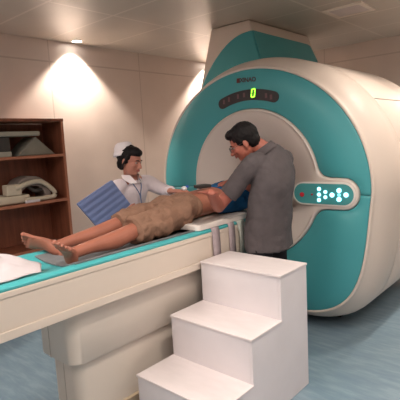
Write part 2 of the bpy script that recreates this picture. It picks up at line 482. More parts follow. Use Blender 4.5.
# front panel: u from the corner towards the far side, v upwards; quarter curve top
def inset(name, quad, poly, out):
    bm = bmesh.new(); o = V(out).normalized() * .012
    prism(bm, [face_pt(*quad, u, v) + o * .6 for u, v in poly], -o); return link(name, bm, M['teal'], hood)
poly = [(.004, .02), (.004, .80)] + [(.10 + .86 * math.sin(t), .02 + .78 * math.cos(t)) for t in [math.pi / 2 * k / 14 for k in range(15)]]
nf = (tB - bA).cross(bB - bA); nf = nf if nf.x < 0 else -nf
inset('teal_front_panel', (bA, bB, tA, tB), poly, nf)
ns_ = (tD - bA).cross(bD - bA); ns_ = ns_ if ns_.y < 0 else -ns_
inset('teal_side_panel', (bA, bD, tA, tD), [(.002, .02), (.97, .02), (.94, .80), (.90, .82), (.002, .80)], ns_)

# ---------------------------------------------------------------- patient table
TY0, TY1 = 1.84, 2.33
tb_ = thing('patient_table', 'long cream patient table with teal top leading into the scanner', 'patient table', (1.9, 2.08, 0))
def profile(x, pts): return [V((x, y, z)) for y, z in pts]
beam = [(TY0, .715), (TY0 + .012, .70), (TY1 - .012, .70), (TY1, .715), (TY1, .911), (TY1 - .012, .911), (TY1 - .013, .884), (TY0 + .013, .884), (TY0 + .012, .911), (TY0, .911)]
bm = bmesh.new(); rings(bm, [profile(.12, beam), profile(2.99, beam)]); link('table_beam', bm, M['table'], tb_, bevel=.004)
bxo('lower_lip', (.12, TY0 - .008, .70), (2.98, TY0 + .004, .742), M['table'], tb_, .004)
bxo('upper_lip', (.12, TY0 - .006, .885), (2.98, TY0 + .004, .912), M['table'], tb_, .004)
cradle = [(TY0 + .0, .912), (TY0 - .002, .925), (TY0 + .012, .936), (TY0 + .045, .936), (TY0 + .075, .918), (2.0, .903), (2.085, .899), (2.17, .903), (TY1 - .075, .918), (TY1 - .045, .936), (TY1 - .012, .936), (TY1 + .002, .925), (TY1, .912), (TY1 - .02, .912), (TY1 - .022, .886), (TY0 + .022, .886), (TY0 + .02, .912)]
bm = bmesh.new(); rings(bm, [profile(.10, cradle), profile(3.01, cradle)]); link('teal_cradle', bm, M['teal_mat'], tb_, bevel=.003)
# pedestal: upper cover with rounded plan corner, lower cover inset, base
def plan(x0, x1, y0, y1, r, z):
    pts = []
    for cx, cy, a0 in ((x0 + r, y0 + r, math.pi), (x1 - .02, y0 + .02, 1.5 * math.pi), (x1 - .02, y1 - .02, 0), (x0 + r, y1 - r, .5 * math.pi)):
        rr = r if cx < x1 - .1 else .02
        for k in range(9):
            a = a0 + math.pi / 2 * k / 8; pts.append(V((cx + rr * math.cos(a), cy + rr * math.sin(a), z)))
    return pts
bm = bmesh.new(); rings(bm, [plan(1.125, 2.95, 1.91, 2.235, .07, .40), plan(1.115, 2.95, 1.90, 2.245, .07, .41), plan(1.115, 2.95, 1.90, 2.245, .07, .70)]); link('pedestal_cover', bm, M['table_low'], tb_, True)
for o in [bpy.data.objects['pedestal_cover']]:
    o.modifiers.new('es', 'EDGE_SPLIT').split_angle = math.radians(50)
bm = bmesh.new(); rings(bm, [plan(1.155, 2.95, 1.935, 2.195, .06, .06), plan(1.155, 2.95, 1.935, 2.195, .06, .41)]); o = link('pedestal_column', bm, M['table_low'], tb_, True); o.modifiers.new('es', 'EDGE_SPLIT').split_angle = math.radians(50)
bm = bmesh.new(); rings(bm, [plan(1.14, 2.95, 1.915, 2.215, .06, 0), plan(1.14, 2.95, 1.915, 2.215, .06, .075)]); o = link('pedestal_base', bm, M['kick'], tb_, True); o.modifiers.new('es', 'EDGE_SPLIT').split_angle = math.radians(50)
bxo('cover_seam', (1.1135, 2.112, .405), (1.118, 2.116, .70), M['groove'], tb_)
bxo('column_seam', (1.1535, 2.062, .075), (1.158, 2.066, .40), M['groove'], tb_)

# grey pad under the patient's legs
bm = bmesh.new()
pad = [(1.868, .9370), (1.890, .9370), (1.915, .9220), (2.0, .9065), (2.085, .9025), (2.17, .9065), (2.275, .9215), (2.275, .9275), (2.17, .9125), (2.085, .9085), (2.0, .9125), (1.920, .9285), (1.893, .9430), (1.868, .9430)]
rings(bm, [profile(1.16, pad), profile(2.95, pad)])
tag(link('table_pad', bm, M['greypad']), 'thin dark grey pad lying on the teal table under the patient', 'pad')

# white board sticking out under the torso
bd = thing('transfer_board', 'thick white board under the patient torso, sticking out over the table edge', 'board', (2.28, 2.06, .937))
bm = bmesh.new()
for (x0, x1, y0, y1) in ((2.03, 2.58, 1.842, 2.31),):
    r = .03; pts = []
    for cx, cy, a0 in ((x0 + r, y0 + r, math.pi), (x1 - r, y0 + r, 1.5 * math.pi), (x1 - r, y1 - r, 0), (x0 + r, y1 - r, .5 * math.pi)):
        for k in range(7): a = a0 + math.pi / 2 * k / 6; pts.append(V((cx + r * math.cos(a), cy + r * math.sin(a), .9365)))
    prism(bm, pts, (0, 0, .038))
link('board_panel', bm, M['board'], bd, bevel=.008)
bxo('rubber_foot', (2.06, 1.95, .9275), (2.58, 1.97, .938), M['dark_plastic'], bd)

# straps hanging over the side
def strap(x, w, zb, mt, label, bulge=.0, y1=1.93):
    bm = bmesh.new()
    path = [(y1, .9395), (1.86, .940), (1.836, .935), (1.829, .91), (1.827 - bulge, .85), (1.826 - bulge, .78), (1.828, zb)]
    rs = []
    for i, (y, z) in enumerate(path):
        a = V((0, *path[max(0, i - 1)])); b = V((0, *path[min(len(path) - 1, i + 1)])); d = (b - a).normalized(); n = V((0, -d.z, d.y)) * .0018
        if n.y > 0: n = -n
        p = V((x + (i - 3) * .001, y, z))
        rs.append([p + n, p + n + V((w, 0, 0)), p - n + V((w, 0, 0)), p - n])
    rings(bm, rs)
    return tag(link('restraint_strap', bm, M[mt], None, True), label, 'strap', 'straps over the table side')
strap(2.150, .075, .60, 'strap', 'lilac grey strap over table side, the one farthest from the scanner')
strap(2.325, .065, .56, 'strap', 'dark lilac strap over table side, in the middle of the three')
strap(2.425, .085, .58, 'strap_pale', 'pale greenish strap over table side nearest the scanner', .012)

# ---------------------------------------------------------------- crumpled sheet at the end of the table
bm = bmesh.new()
nx, ny = 60, 44
def shz(x, y, u, v):
    base = .937
    if y < TY0 - .006: pass
    hump = .085 * math.exp(-((x - .74) ** 2 / .07 + (y - 2.17) ** 2 / .025))
    n = .5 + .5 * noise.noise(V((x * 6, y * 7, 1.0))); n2 = abs(noise.noise(V((x * 14 + y * 6, y * 12, 3.0))))
    edge = min(u, 1 - u, v, 1 - v) * 7
    return base + .004 + (hump + .035 * n + .018 * n2) * min(1, edge + .12)
rs = []
top = []
for i in range(nx + 1):
    row = []
    for j in range(ny + 1):
        u, v = i / nx, j / ny
        x = .30 + (.69 + .10 * math.sin(v * 3.1) - .05 * v) * u + .018 * noise.noise(V((v * 5, 2, 0))); y = 1.885 + .43 * v + .015 * noise.noise(V((u * 5, 7, 0)))
        row.append(bm.verts.new((x, y, shz(x, y, u, v))))
    top.append(row)
for i in range(nx):
    for j in range(ny): bm.faces.new([top[i][j], top[i + 1][j], top[i + 1][j + 1], top[i][j + 1]])
o = link('bed_sheet', bm, M['sheet'], None, True)
md = o.modifiers.new('solid', 'SOLIDIFY'); md.thickness = .004; md.offset = -1
tag(o, 'crumpled white sheet on the foot end of the teal table', 'sheet')

# ---------------------------------------------------------------- step stool
st = thing('step_stool', 'white three-step stool standing beside the patient table', 'step stool', (1.9, 1.52, 0))
sy0, sy1 = 1.243, 1.815
prof = [(1.445, 0), (1.445, .245), (1.725, .245), (1.725, .49), (2.01, .49), (2.01, .745), (2.30, .745), (2.30, 0)]
for y0, y1 in ((sy0, sy0 + .018), (sy1 - .018, sy1)):
    bm = bmesh.new(); prism(bm, [V((x, y0, z)) for x, z in prof], (0, y1 - y0, 0)); link('side_panel', bm, M['stool'], st, bevel=.002)
zz = 0
for x, z in ((1.445, .25), (1.725, .495), (2.01, .75)):
    bxo('riser', (x, sy0 + .0182, zz), (x + .015, sy1 - .0182, z - .006), M['stool'], st)
    zz = z - .006
for x0, x1, z in ((1.438, 1.727, .25), (1.718, 2.012, .495), (2.003, 2.304, .75)):
    bxo('tread', (x0, sy0 - .004, z - .006), (x1, sy1 + .004, z + .008), M['stool_tread'], st, .003)
bxo('back_panel', (2.285, sy0 + .0182, 0), (2.30, sy1 - .0182, .744), M['stool'], st)

# ---------------------------------------------------------------- bookcase
bk = thing('bookcase', 'dark red wooden open bookcase against the left wall', 'bookcase', (1.75, 4.03, 0))
bx0, bx1, by0, by1, bz = 1.10, 2.395, 3.85, 4.212, 1.785
for x0, x1 in ((bx0, bx0 + .025), (bx1 - .025, bx1)):
    bxo('side_panel', (x0, by0 + .012, 0), (x1, by1, bz - .02), M['wood'], bk)
    bxo('edge_strip', (x0, by0, 0), (x1, by0 + .0118, bz - .02), M['wood_edge'], bk, .001)
bxo('back_panel', (bx0 + .025, by1 - .012, .02), (bx1 - .025, by1, bz - .03), M['wood'], bk)
bxo('top_panel', (bx0 - .004, by0 - .003, bz - .028), (bx1 + .004, by1, bz), M['wood'], bk, .002)
for z in (1.45, 1.02, .585, .08):
    sh = bxo('shelf', (bx0 + .0255, by0 + .014, z - .026), (bx1 - .0255, by1 - .0125, z), M['wood'], bk)
    bxo('edge_strip', (bx0 + .0255, by0 + .001, z - .026), (bx1 - .0255, by0 + .0138, z), M['wood_edge'], sh)

# things on the top shelf
def wedge(name, x0, x1, y0, y1, z0, h, ax, mt):
    bm = bmesh.new(); prism(bm, [V((x0, y0, z0)), V((ax, y0, z0 + h)), V((x1, y0, z0))], (0, y1 - y0, 0)); return link(name, bm, M[mt], bevel=.008)
tag(wedge('foam_wedge', 1.935, 2.315, 3.90, 4.15, 1.451, .172, 2.125, 'foam'), 'grey green triangular foam wedge on the top shelf of the bookcase', 'foam wedge')
bm = bmesh.new(); box(bm, (1.42, 3.90, 1.451), (1.88, 4.10, 1.628)); tag(link('storage_box', bm, M['dark_plastic'], bevel=.01), 'dark box on the top shelf under the flat grey pad', 'box')
bm = bmesh.new(); box(bm, (1.40, 3.87, 1.6285), (2.16, 4.14, 1.672)); tag(link('foam_slab', bm, M['foam_light'], bevel=.012), 'flat pale grey foam slab lying on the dark box in the bookcase', 'foam slab')
bm = bmesh.new(); box(bm, (1.45, 3.855, 1.4505), (1.865, 3.895, 1.497)); tag(link('foam_block', bm, M['foam_light'], bevel=.008), 'small pale block at the front of the top shelf', 'foam block')

# receiver coil and papers on the middle shelf
coil = thing('receiver_coil', 'beige and grey scanner coil with loops on the middle shelf', 'scanner coil', (1.98, 4.0, 1.021))
bm = bmesh.new()
arch = []
for k in range(15):
    a = math.pi * k / 14; arch.append((2.06 + .19 * math.cos(a), 1.035 + .225 * math.sin(a) ** .8))
inner = [(2.06 + .125 * math.cos(math.pi * k / 14), 1.035 + .135 * math.sin(math.pi * k / 14) ** .8) for k in range(15)][::-1]
prism(bm, [V((x, 3.93, z)) for x, z in arch + inner], (0, .20, 0)); link('coil_housing', bm, M['coil_grey'], coil, bevel=.01)
bm = bmesh.new(); limb(bm, [(1.90, 3.90, 1.165), (2.0, 3.895, 1.20), (2.12, 3.895, 1.205), (2.20, 3.90, 1.16), (2.265, 3.90, 1.09), (2.25, 3.90, 1.05), (2.12, 3.89, 1.045), (1.98, 3.89, 1.05)], [.022] * 8, seg=12); link('coil_loop', bm, M['coil'], coil, True)
bm = bmesh.new(); box(bm, (1.68, 3.90, 1.0225), (2.02, 4.13, 1.10)); link('coil_base', bm, M['coil'], coil, bevel=.02)
bm = bmesh.new(); box(bm, (1.80, 3.895, 1.1), (1.94, 3.99, 1.20)); link('connector_box', bm, M['coil'], coil, bevel=.012)
bm = bmesh.new(); limb(bm, [(2.02, 3.99, 1.19), (2.06, 3.93, 1.13), (2.10, 3.92, 1.12), (2.16, 3.95, 1.13)], [.018] * 4, seg=10); link('cable', bm, M['dark_plastic'], coil, True)
bm = bmesh.new(); limb(bm, [(1.38, 3.95, 1.06), (1.50, 3.93, 1.07), (1.60, 3.93, 1.05), (1.64, 3.99, 1.045)], [.03, .035, .03, .025], seg=12)
limb(bm, [(1.40, 4.03, 1.06), (1.5, 4.02, 1.12), (1.62, 4.0, 1.06)], [.03, .03, .03], seg=12)
tag(fuse('cable_bundle', bm, M['dark_plastic'], None, .006, 3), 'dark bundled cable lying at the left on the middle shelf', 'cable')
bm = bmesh.new(); box(bm, (1.95, 3.862, 1.0205), (2.09, 3.885, 1.045)); tag(link('paper_note', bm, M['sheet'], bevel=.004), 'small white folded note in front of the coil on the middle shelf', 'note')

# ---------------------------------------------------------------- ceiling fittings
vt = thing('ceiling_vent', 'square framed panel in the ceiling above the scanner', 'ceiling vent', (4.08, 1.72, 2.6))
bxo('vent_face', (3.94, 1.58, 2.592), (4.21, 1.86, 2.599), M['vent'], vt)
for a, b in (((3.90, 1.54), (4.25, 1.58)), ((3.90, 1.86), (4.25, 1.90)), ((3.90, 1.58), (3.94, 1.86)), ((4.21, 1.58), (4.25, 1.86))):
    bxo('frame_bar', (*a, 2.588), (*b, 2.5995), M['vent_frame'], vt)

def downlight(x, y, label, power, size=100, blend=.35, glow=None):
    t = thing('downlight', label, 'ceiling light', (x, y, H), 'round ceiling downlights')
    n = 28
    def rg(r, z): return [V((x + r * math.cos(2 * math.pi * k / n), y + r * math.sin(2 * math.pi * k / n), z)) for k in range(n)]
    bm = bmesh.new(); rings(bm, [rg(.045, 2.599), rg(.045, 2.594), rg(.058, 2.590), rg(.062, 2.594), rg(.062, 2.599)], False, False); link('trim_ring', bm, M['lamp_frame'], t, True)
    bm = bmesh.new(); rings(bm, [rg(.044, 2.598), rg(.044, 2.5955)]); link('lamp_lens', bm, M['lamp'], t)
    ld = bpy.data.lights.new('downlight_spot', 'SPOT'); ld.energy = power; ld.color = (1, .86, .74); ld.spot_size = math.radians(size); ld.spot_blend = blend; ld.shadow_soft_size = .045
    lo = bpy.data.objects.new('downlight_spot', ld); C.objects.link(lo); lo.location = (x, y, 2.585); lo.parent = t; lo.matrix_parent_inverse = Matrix.Translation(-t.location)
    return t
downlight(2.80, 4.10, 'round lit downlight in the ceiling close to the left wall', 150, 104, .4)
downlight(4.97, 4.10, 'round downlight in the ceiling behind the duct hood', 190, 104, .4)
downlight(3.55, .72, 'round downlight above the right side of the scanner', 48, 140, .6)
downlight(1.55, .60, 'round downlight out of frame above the step stool', 80, 150, .6)
downlight(5.1, .72, 'round downlight in the far right corner', 90, 140, .6)
downlight(-.2, 1.9, 'round downlight out of frame beyond the foot end of the table', 50, 150, .6)
# fluorescent panel of the room behind the viewer
fl = thing('ceiling_panel_light', 'square lit ceiling panel behind the viewpoint', 'ceiling light', (.3, -.4, 2.6))
bxo('diffuser', (-.25, -.7, 2.590), (.95, .5, 2.599), emit('diffuser', (1, .90, .83), 5.5), fl)
fl2 = thing('ceiling_panel_light', 'square lit ceiling panel above the foot end of the table', 'ceiling light', (.0, 2.6, 2.6))
bxo('diffuser', (-.9, 1.9, 2.590), (.3, 3.1, 2.599), emit('diffuser_foot', (1, .90, .83), 7.0), fl2)
fill_right = thing('ceiling_panel_light', 'added fill light panel, out of view in the ceiling right of the scanner', 'ceiling light', (3.4, -.4, 2.6))  # added unseen panel, lifts the ambient light on back wall and ceiling
bxo('diffuser', (2.8, -1.0, 2.590), (4.0, .1, 2.599), emit('fill_diffuser_right', (1, .88, .76), 2.6), fill_right)
w = bpy.data.worlds.new('world'); scene.world = w; w.use_nodes = True
w.node_tree.nodes['Background'].inputs[0].default_value = (.5, .45, .4, 1); w.node_tree.nodes['Background'].inputs[1].default_value = .05

# ---------------------------------------------------------------- people
def head(bm, c, f, u, s=1.0, nose=1.0, ears=True):
    """c = centre of head at eye height; f forward; u up"""
    c = V(c); f = V(f).normalized(); u = V(u); u = (u - f * u.dot(f)).normalized(); r = f.cross(u)
    P = lambda a, b, d: c + (r * a + f * b + u * d) * s
    ell(bm, P(0, -.012, .030), (.074 * s, .094 * s, .088 * s), f, u)
    ell(bm, P(0, .022, -.030), (.062 * s, .066 * s, .080 * s), f, u)
    ell(bm, P(0, .045, -.082), (.036 * s, .036 * s, .026 * s), f, u)           # chin
    ell(bm, P(0, .070, .018), (.048 * s, .018 * s, .014 * s), f, u)             # brow
    for q in (-1, 1):
        ell(bm, P(q * .036, .058, -.022), (.024 * s, .024 * s, .022 * s), f, u)  # cheeks
        if ears: ell(bm, P(q * .074, -.012, -.010), (.008 * s, .018 * s, .031 * s), f + r * q * .3, u)
    limb(bm, [P(0, .080, .006), P(0, .094, -.014), P(0, .103, -.032)], [.008 * s, .010 * s, .013 * s * nose], seg=10)
    for q in (-1, 1): ell(bm, P(q * .012, .092, -.034), (.009 * s, .010 * s, .008 * s), f, u, 10)
    ell(bm, P(0, .082, -.055), (.022 * s, .010 * s, .010 * s), f, u, 12)
    return P, r, f, u

def face_parts(P, f, u, s, parent, lipmat='lip', brow=True):
    for q in (-1, 1):
        bm = bmesh.new(); ell(bm, P(q * .030, .0725, .000), (.0125 * s, .010 * s, .0060 * s), f, u, 12); e = link('eye', bm, M['eye'], parent, True)
        bm = bmesh.new(); ell(bm, P(q * .030, .0795, .000), (.0065 * s, .004 * s, .0058 * s), f, u, 10); link('iris', bm, M['iris'], e, True)
        if brow:
            bm = bmesh.new(); limb(bm, [P(q * .014, .088, .017), P(q * .030, .086, .022), P(q * .046, .074, .018)], [.003, .004, .0025], seg=8); link('eyebrow', bm, M['hair'], parent, True)
    bm = bmesh.new(); limb(bm, [P(-.022, .082, -.058), P(0, .093, -.054), P(.022, .082, -.058)], [.003, .0055, .003], seg=8)
    limb(bm, [P(-.019, .083, -.060), P(0, .092, -.063), P(.019, .083, -.060)], [.003, .0055, .003], seg=8); link('lips', bm, M[lipmat], parent, True)

def hand(bm, wrist, d, up, side, curl=.5, s=1.0, spread=.12, wr=.026):
    """d = pointing direction, up = back of the hand, side = +1 thumb towards d x up"""
    w = V(wrist); d = V(d).normalized(); up = V(up); up = (up - d * up.dot(d)).normalized(); t = d.cross(up) * side
    P = lambda a, b, c_: w + (d * a + t * b + up * c_) * s
    limb(bm, [P(-.02, 0, 0), P(.02, .0, 0), P(.055, .002, 0), P(.088, .0, -.002)], [(.017 * s, .025 * s), (.015 * s, .032 * s), (.015 * s, .041 * s), (.012 * s, .040 * s)], ref=up, seg=16)
    nails = []
    for b, L, k in ((.032, .072, 0), (.011, .080, 1), (-.011, .074, 2), (-.031, .058, 3)):
        base = P(.082 - abs(b) * .12, b, 0); dd = (d + t * (b / .032) * spread).normalized()
        p = [base - dd * .03 * s, base]; a = 0
        for seg_, f_ in ((.45, .35), (.31, .75), (.24, 1.1)):
            a = curl * f_ * 1.2
            q = (dd * math.cos(a) - up * math.sin(a)); p.append(p[-1] + q * L * seg_ * s)
        limb(bm, p, [.010 * s, .0098 * s, .0092 * s, .0084 * s, .0070 * s], ref=up, seg=10, sub=2)
        nails.append((p[-1], q))
    p = [P(.012, .020, -.004), P(.038, .046, -.010), P(.062, .060, -.018), P(.083, .062, -.028)]
    limb(bm, p, [.016 * s, .0130 * s, .0105 * s, .0085 * s], ref=up, seg=10, sub=2)
    return nails

# ---- patient
pt = thing('person', 'person lying on the table in khaki shorts with bare legs, belly and feet', 'person', (2.0, 2.1, .94))
bm = bmesh.new()
hipc = V((2.14, 2.11, 1.03))
# trunk along +x: (pts, (radius up, radius side))
limb(bm, [(2.02, 2.11, 1.045), (2.16, 2.11, 1.05), (2.30, 2.11, 1.06), (2.44, 2.11, 1.065), (2.58, 2.11, 1.07), (2.72, 2.11, 1.075), (2.84, 2.11, 1.07)],
     [(.055, .12), (.080, .154), (.090, .160), (.092, .160), (.094, .162), (.082, .160), (.055, .14)], ref=(0, 0, 1), seg=24)
limb(bm, [(2.80, 2.11, 1.07), (2.90, 2.11, 1.075), (2.98, 2.11, 1.08)], [.065, .055, .055], seg=16)
PP, pr, pf, pu = head(bm, (3.03, 2.11, 1.095), (0, 0, 1), (1, 0, 0))
kneeL, ankL = V((1.63, 2.005, .995)), V((1.235, 1.995, .962))
kneeR, ankR = V((1.69, 2.225, 1.005)), V((1.295, 2.245, .958))
for hip, kn, an, sg in ((V((2.04, 2.03, 1.03)), kneeL, ankL, -1), (V((2.04, 2.19, 1.035)), kneeR, ankR, 1)):
    mid = kn.lerp(an, .33)
    limb(bm, [hip, hip.lerp(kn, .5), kn, mid + V((0, 0, -.010)), kn.lerp(an, .7), an], [.060, .058, .050, .050, .036, .031], seg=18)
    ell(bm, kn + V((0, 0, .018)), (.035, .045, .03), (1, 0, 0), (0, 0, 1))
def foot(bm, ank, d, sole, s=1.0, side=1):
    """d heel-to-toe, sole = direction the sole faces, side: +1 big toe towards d x sole"""
    d = V(d).normalized(); sole = V(sole); sole = (sole - d * sole.dot(d)).normalized(); t = d.cross(sole) * side
    P = lambda a, b, c_: ank + (d * a + t * b + sole * c_) * s
    limb(bm, [P(-.035, -.002, .035), P(.0, 0, .030), (P(.05, .002, .022)), P(.10, .003, .030), P(.145, .0, .040)],
         [(.030 * s, .028 * s), (.040 * s, .034 * s), (.033 * s, .036 * s), (.021 * s, .043 * s), (.014 * s, .046 * s)], ref=sole, seg=16)
    ell(bm, P(-.038, 0, .045), (.030 * s, .030 * s, .028 * s), d, sole)
    nails = []
    for b, L, r_ in ((.034, .052, .0125), (.011, .050, .0080), (-.008, .045, .0076), (-.0255, .039, .0072), (-.042, .032, .0072)):
        a = P(.140 - max(0, -b) * .4, b, .040)
        limb(bm, [a, a + d * L * .55 * s - sole * .004 * s, a + d * L * s + sole * .003 * s], [r_ * s, r_ * s * .92, r_ * s], ref=sole, seg=10, sub=2)
        ell(bm, a + d * L * s, (r_ * 1.12 * s,) * 3, d, sole, 10)
        nails.append((a + d * L * s, -sole, r_))
    return nails
toeR = on(22, 232, 'y', 2.37)
nR = foot(bm, ankR, (toeR - ankR - V((0.02, 0, 0.0))), V((-.75, -.55, -.40)), 1.0, 1)
nL = foot(bm, ankL, V((-.55, -.50, .58)), V((-.62, -.10, -.75)), .95, -1)
# arms: raised past the head into the bore
for sg in (-1, 1):
    sh = V((2.79, 2.11 + sg * .16, 1.07)); el = V((3.02, 2.11 + sg * .235, 1.07)); wr_ = V((3.20, 2.11 + sg * .13, 1.09))
    limb(bm, [sh, sh.lerp(el, .5), el], [.045, .042, .038], seg=14); limb(bm, [el, el.lerp(wr_, .5), wr_], [.038, .034, .024], seg=14)
    hand(bm, wr_, V((.8, -sg * .5, .0)), (0, 0, 1), sg, .35, .95)
body = fuse('body', bm, M['skin_p'], pt, .0036, 2)
face_parts(PP, pf, pu, 1.0, pt)
for p_, n_, r_ in nR + nL:
    bm = bmesh.new(); ell(bm, p_ + n_ * (r_ * .82), (r_ * .7, r_ * .7, r_ * .35), None, n_, 10) if abs(V(n_).y) < .98 else None
    link('toenail', bm, M['nail'], pt, True)
bm = bmesh.new(); ell(bm, PP(0, -.022, .036), (.080, .094, .092), pf, pu); fuse('hair', bm, M['hair'], pt, .007, 2, .004, 40)
# shorts
bm = bmesh.new()
limb(bm, [(1.94, 2.11, 1.04), (2.03, 2.11, 1.048), (2.11, 2.11, 1.053), (2.18, 2.11, 1.056)], [(.078, .158), (.090, .176), (.094, .174), (.092, .164)], seg=26, caps=False)
for hip, kn, sg in ((V((2.04, 2.03, 1.03)), kneeL, -1), (V((2.04, 2.19, 1.035)), kneeR, 1)):
    e = kn + (kn - hip).normalized() * (-.01)
    limb(bm, [hip + V((.04, 0, 0)), hip.lerp(kn, .35), hip.lerp(kn, .7), e + V((0, 0, .002))], [(.088, .086), (.092, .090), (.084, .088), (.078, .088)], seg=22, caps=False)
ell(bm, (1.82, 1.935, .985), (.016, .075, .055), (1, 0, 0), (0, -.35, 1))
ell(bm, (1.83, 1.928, 1.022), (.014, .075, .016), (1, 0, 0), (0, -.35, 1))
shorts = fuse('shorts', bm, M['khaki'], pt, .006, 3, .026, 10, 2)
# details on the shorts: cargo pocket flap, waistband, hem
bm = bmesh.new()
rs = []
for x, e in ((2.168, .001), (2.178, .006), (2.200, .006), (2.206, .001)):
    rs.append([V((x, 2.11 + (.166 + e) * math.cos(t), 1.060 + (.092 + e) * math.sin(t))) for t in [2 * math.pi * k / 40 for k in range(40)]])
rings(bm, rs); link('waistband', bm, M['khaki'], pt, True)
# blue shirt pulled up over the chest
bm = bmesh.new()
limb(bm, [(2.50, 2.11, 1.07), (2.62, 2.11, 1.073), (2.76, 2.11, 1.078), (2.85, 2.11, 1.075)], [(.102, .178), (.106, .188), (.102, .190), (.07, .165)], seg=26, caps=False)
for sg in (-1, 1):
    limb(bm, [(2.76, 2.11 + sg * .12, 1.075), (2.84, 2.11 + sg * .18, 1.07), (2.92, 2.11 + sg * .205, 1.07)], [.074, .066, .060], seg=16, caps=False)
limb(bm, [(2.44, 1.985, 1.02), (2.55, 1.96, 1.03), (2.70, 1.95, 1.03)], [(.045, .04), (.055, .05), (.05, .05)], seg=14)
fuse('shirt', bm, M['blue_shirt'], pt, .006, 4, .010, 12, 5)

# ---- man in grey shirt
mn = thing('person', 'man with short black hair and glasses in a grey short-sleeved shirt, seen from behind', 'person', (2.5, 1.62, 0))
hips = V((2.49, 1.635, .92))
bm = bmesh.new()
SXA = V((1, 0, 0))
limb(bm, [(2.49, 1.63, .88), (2.49, 1.62, .98), (2.50, 1.605, 1.08), (2.515, 1.59, 1.22), (2.53, 1.595, 1.33), (2.52, 1.61, 1.40)],
     [(.12, .075), (.125, .08), (.12, .08), (.14, .085), (.145, .075), (.07, .05)], ref=(1, 0, 0), seg=24)
limb(bm, [(2.52, 1.60, 1.38), (2.49, 1.65, 1.43), (2.465, 1.69, 1.46)], [.062, .056, .055], seg=16)
hf = V((-.50, .80, -.48))
MP, mr, mf, mu = head(bm, (2.415, 1.742, 1.475), hf, (-.25, .30, 1), 1.0, 1.1)
for sg in (-1, 1):
    hp = hips + V((sg * .09, 0, -.02)); kn = V((2.50 + sg * .095, 1.635, .50)); an = V((2.51 + sg * .10, 1.60, .10))
    limb(bm, [hp, hp.lerp(kn, .5), kn, kn.lerp(an, .3), an], [.080, .072, .056, .054, .036], seg=18)
eL, eR = V((2.245, 1.845, 1.065)), V((2.78, 1.86, 1.10))
wL, wR = V((2.285, 2.012, 1.185)), V((2.64, 1.99, 1.20))
wL = on(211, 193, 'z', 1.190)
shl, shr = V((2.35, 1.64, 1.325)), V((2.705, 1.62, 1.325))
for a, b, c in ((shl, eL, wL), (shr, eR, wR)):
    limb(bm, [a, a.lerp(b, .5), b], [.046, .045, .040], seg=16); limb(bm, [b, b.lerp(c, .35), c], [.041, .040, .026], seg=16)
dL = on(190, 186, 'z', 1.20) - wL
hand(bm, wL, dL, (-.05, 0, 1), 1, .25, 1.0)
hand(bm, wR, V((-.75, .45, -.12)), (0, 0, 1), 1, .3, 1.0)
fuse('body', bm, M['skin_m'], mn, .0048, 3)
face_parts(MP, mf, mu, 1.0, mn)
bm = bmesh.new()
ell(bm, MP(0, -.022, .040), (.083, .098, .092), mf, mu)
ell(bm, MP(0, -.060, -.005), (.070, .052, .068), mf, mu)
ell(bm, MP(0, .045, .085), (.058, .048, .034), mf, mu)
for q in (-1, 1): ell(bm, MP(q * .070, .010, .022), (.010, .014, .030), mf, mu, 12)
fuse('hair', bm, M['hair'], mn, .005, 2, .003, 60, 1)
gl = bmesh.new()
for q in (-1, 1):
    cc = MP(q * .034, .100, -.002); n = 20
    ring = [cc + mr * (.024 * math.cos(2 * math.pi * k / n)) + mu * (.017 * math.sin(2 * math.pi * k / n)) for k in range(n)]
    for k in range(n): limb(gl, [ring[k], ring[(k + 1) % n]], [.0016, .0016], seg=6, sub=1, caps=False)
    limb(gl, [MP(q * .058, .098, .002), MP(q * .076, .06, .004), MP(q * .080, -.008, .004)], [.0016] * 3, seg=6, sub=1)
limb(gl, [MP(-.010, .102, .002), MP(.010, .102, .002)], [.0016] * 2, seg=6, sub=1)
link('glasses', gl, M['metal'], mn, True)
bm = bmesh.new()
limb(bm, [(2.512, 1.63, .762), (2.508, 1.63, .86), (2.495, 1.615, .98), (2.50, 1.60, 1.09), (2.515, 1.585, 1.21), (2.53, 1.59, 1.30), (2.53, 1.60, 1.37), (2.515, 1.62, 1.42)],
     [(.196, .140), (.195, .140), (.186, .132), (.180, .126), (.186, .124), (.186, .112), (.150, .085), (.075, .065)], ref=(1, 0, 0), seg=28, caps=False)
for a, b, k in ((shl, eL, .70), (shr, eR, .70)):
    limb(bm, [a.lerp(V((2.545, 1.58, 1.36)), .35), a + V((0, 0, .004)), a.lerp(b, .4), a.lerp(b, k)], [.070, .070, .064, .062], seg=18, caps=False)
fuse('shirt', bm, M['grey_shirt'], mn, .006, 4, .012, 8, 3)
bm = bmesh.new()   # collar
cc = V((2.497, 1.637, 1.425)); ax = V((-.35, .55, 1)).normalized(); a1 = ax.cross(V((1, 0, 0))).normalized(); a2 = ax.cross(a1)
rs = [[cc + ax * h_ + a1 * (r_ * math.cos(t)) + a2 * (r_ * math.sin(t)) for t in [2 * math.pi * k / 32 for k in range(32)]] for r_, h_ in ((.074, -.022), (.068, .010), (.066, .022), (.070, .022), (.080, -.008), (.086, -.026))]
rings(bm, rs, False, False); link('collar', bm, M['grey_shirt'], mn, True)
bm = bmesh.new()
limb(bm, [(2.49, 1.63, .76), (2.49, 1.63, .90), (2.495, 1.62, 1.0)], [(.158, .105), (.152, .102), (.140, .096)], ref=(1, 0, 0), seg=24, caps=False)
for sg in (-1, 1):
    hp = hips + V((sg * .09, 0, -.02)); kn = V((2.50 + sg * .095, 1.635, .50)); an = V((2.51 + sg * .10, 1.60, .07))
    limb(bm, [hp, hp.lerp(kn, .5), kn, kn.lerp(an, .5), an], [.078, .082, .072, .066, .060], seg=20, caps=False)
fuse('trousers', bm, M['black_cloth'], mn, .008, 4, .006, 8, 6)
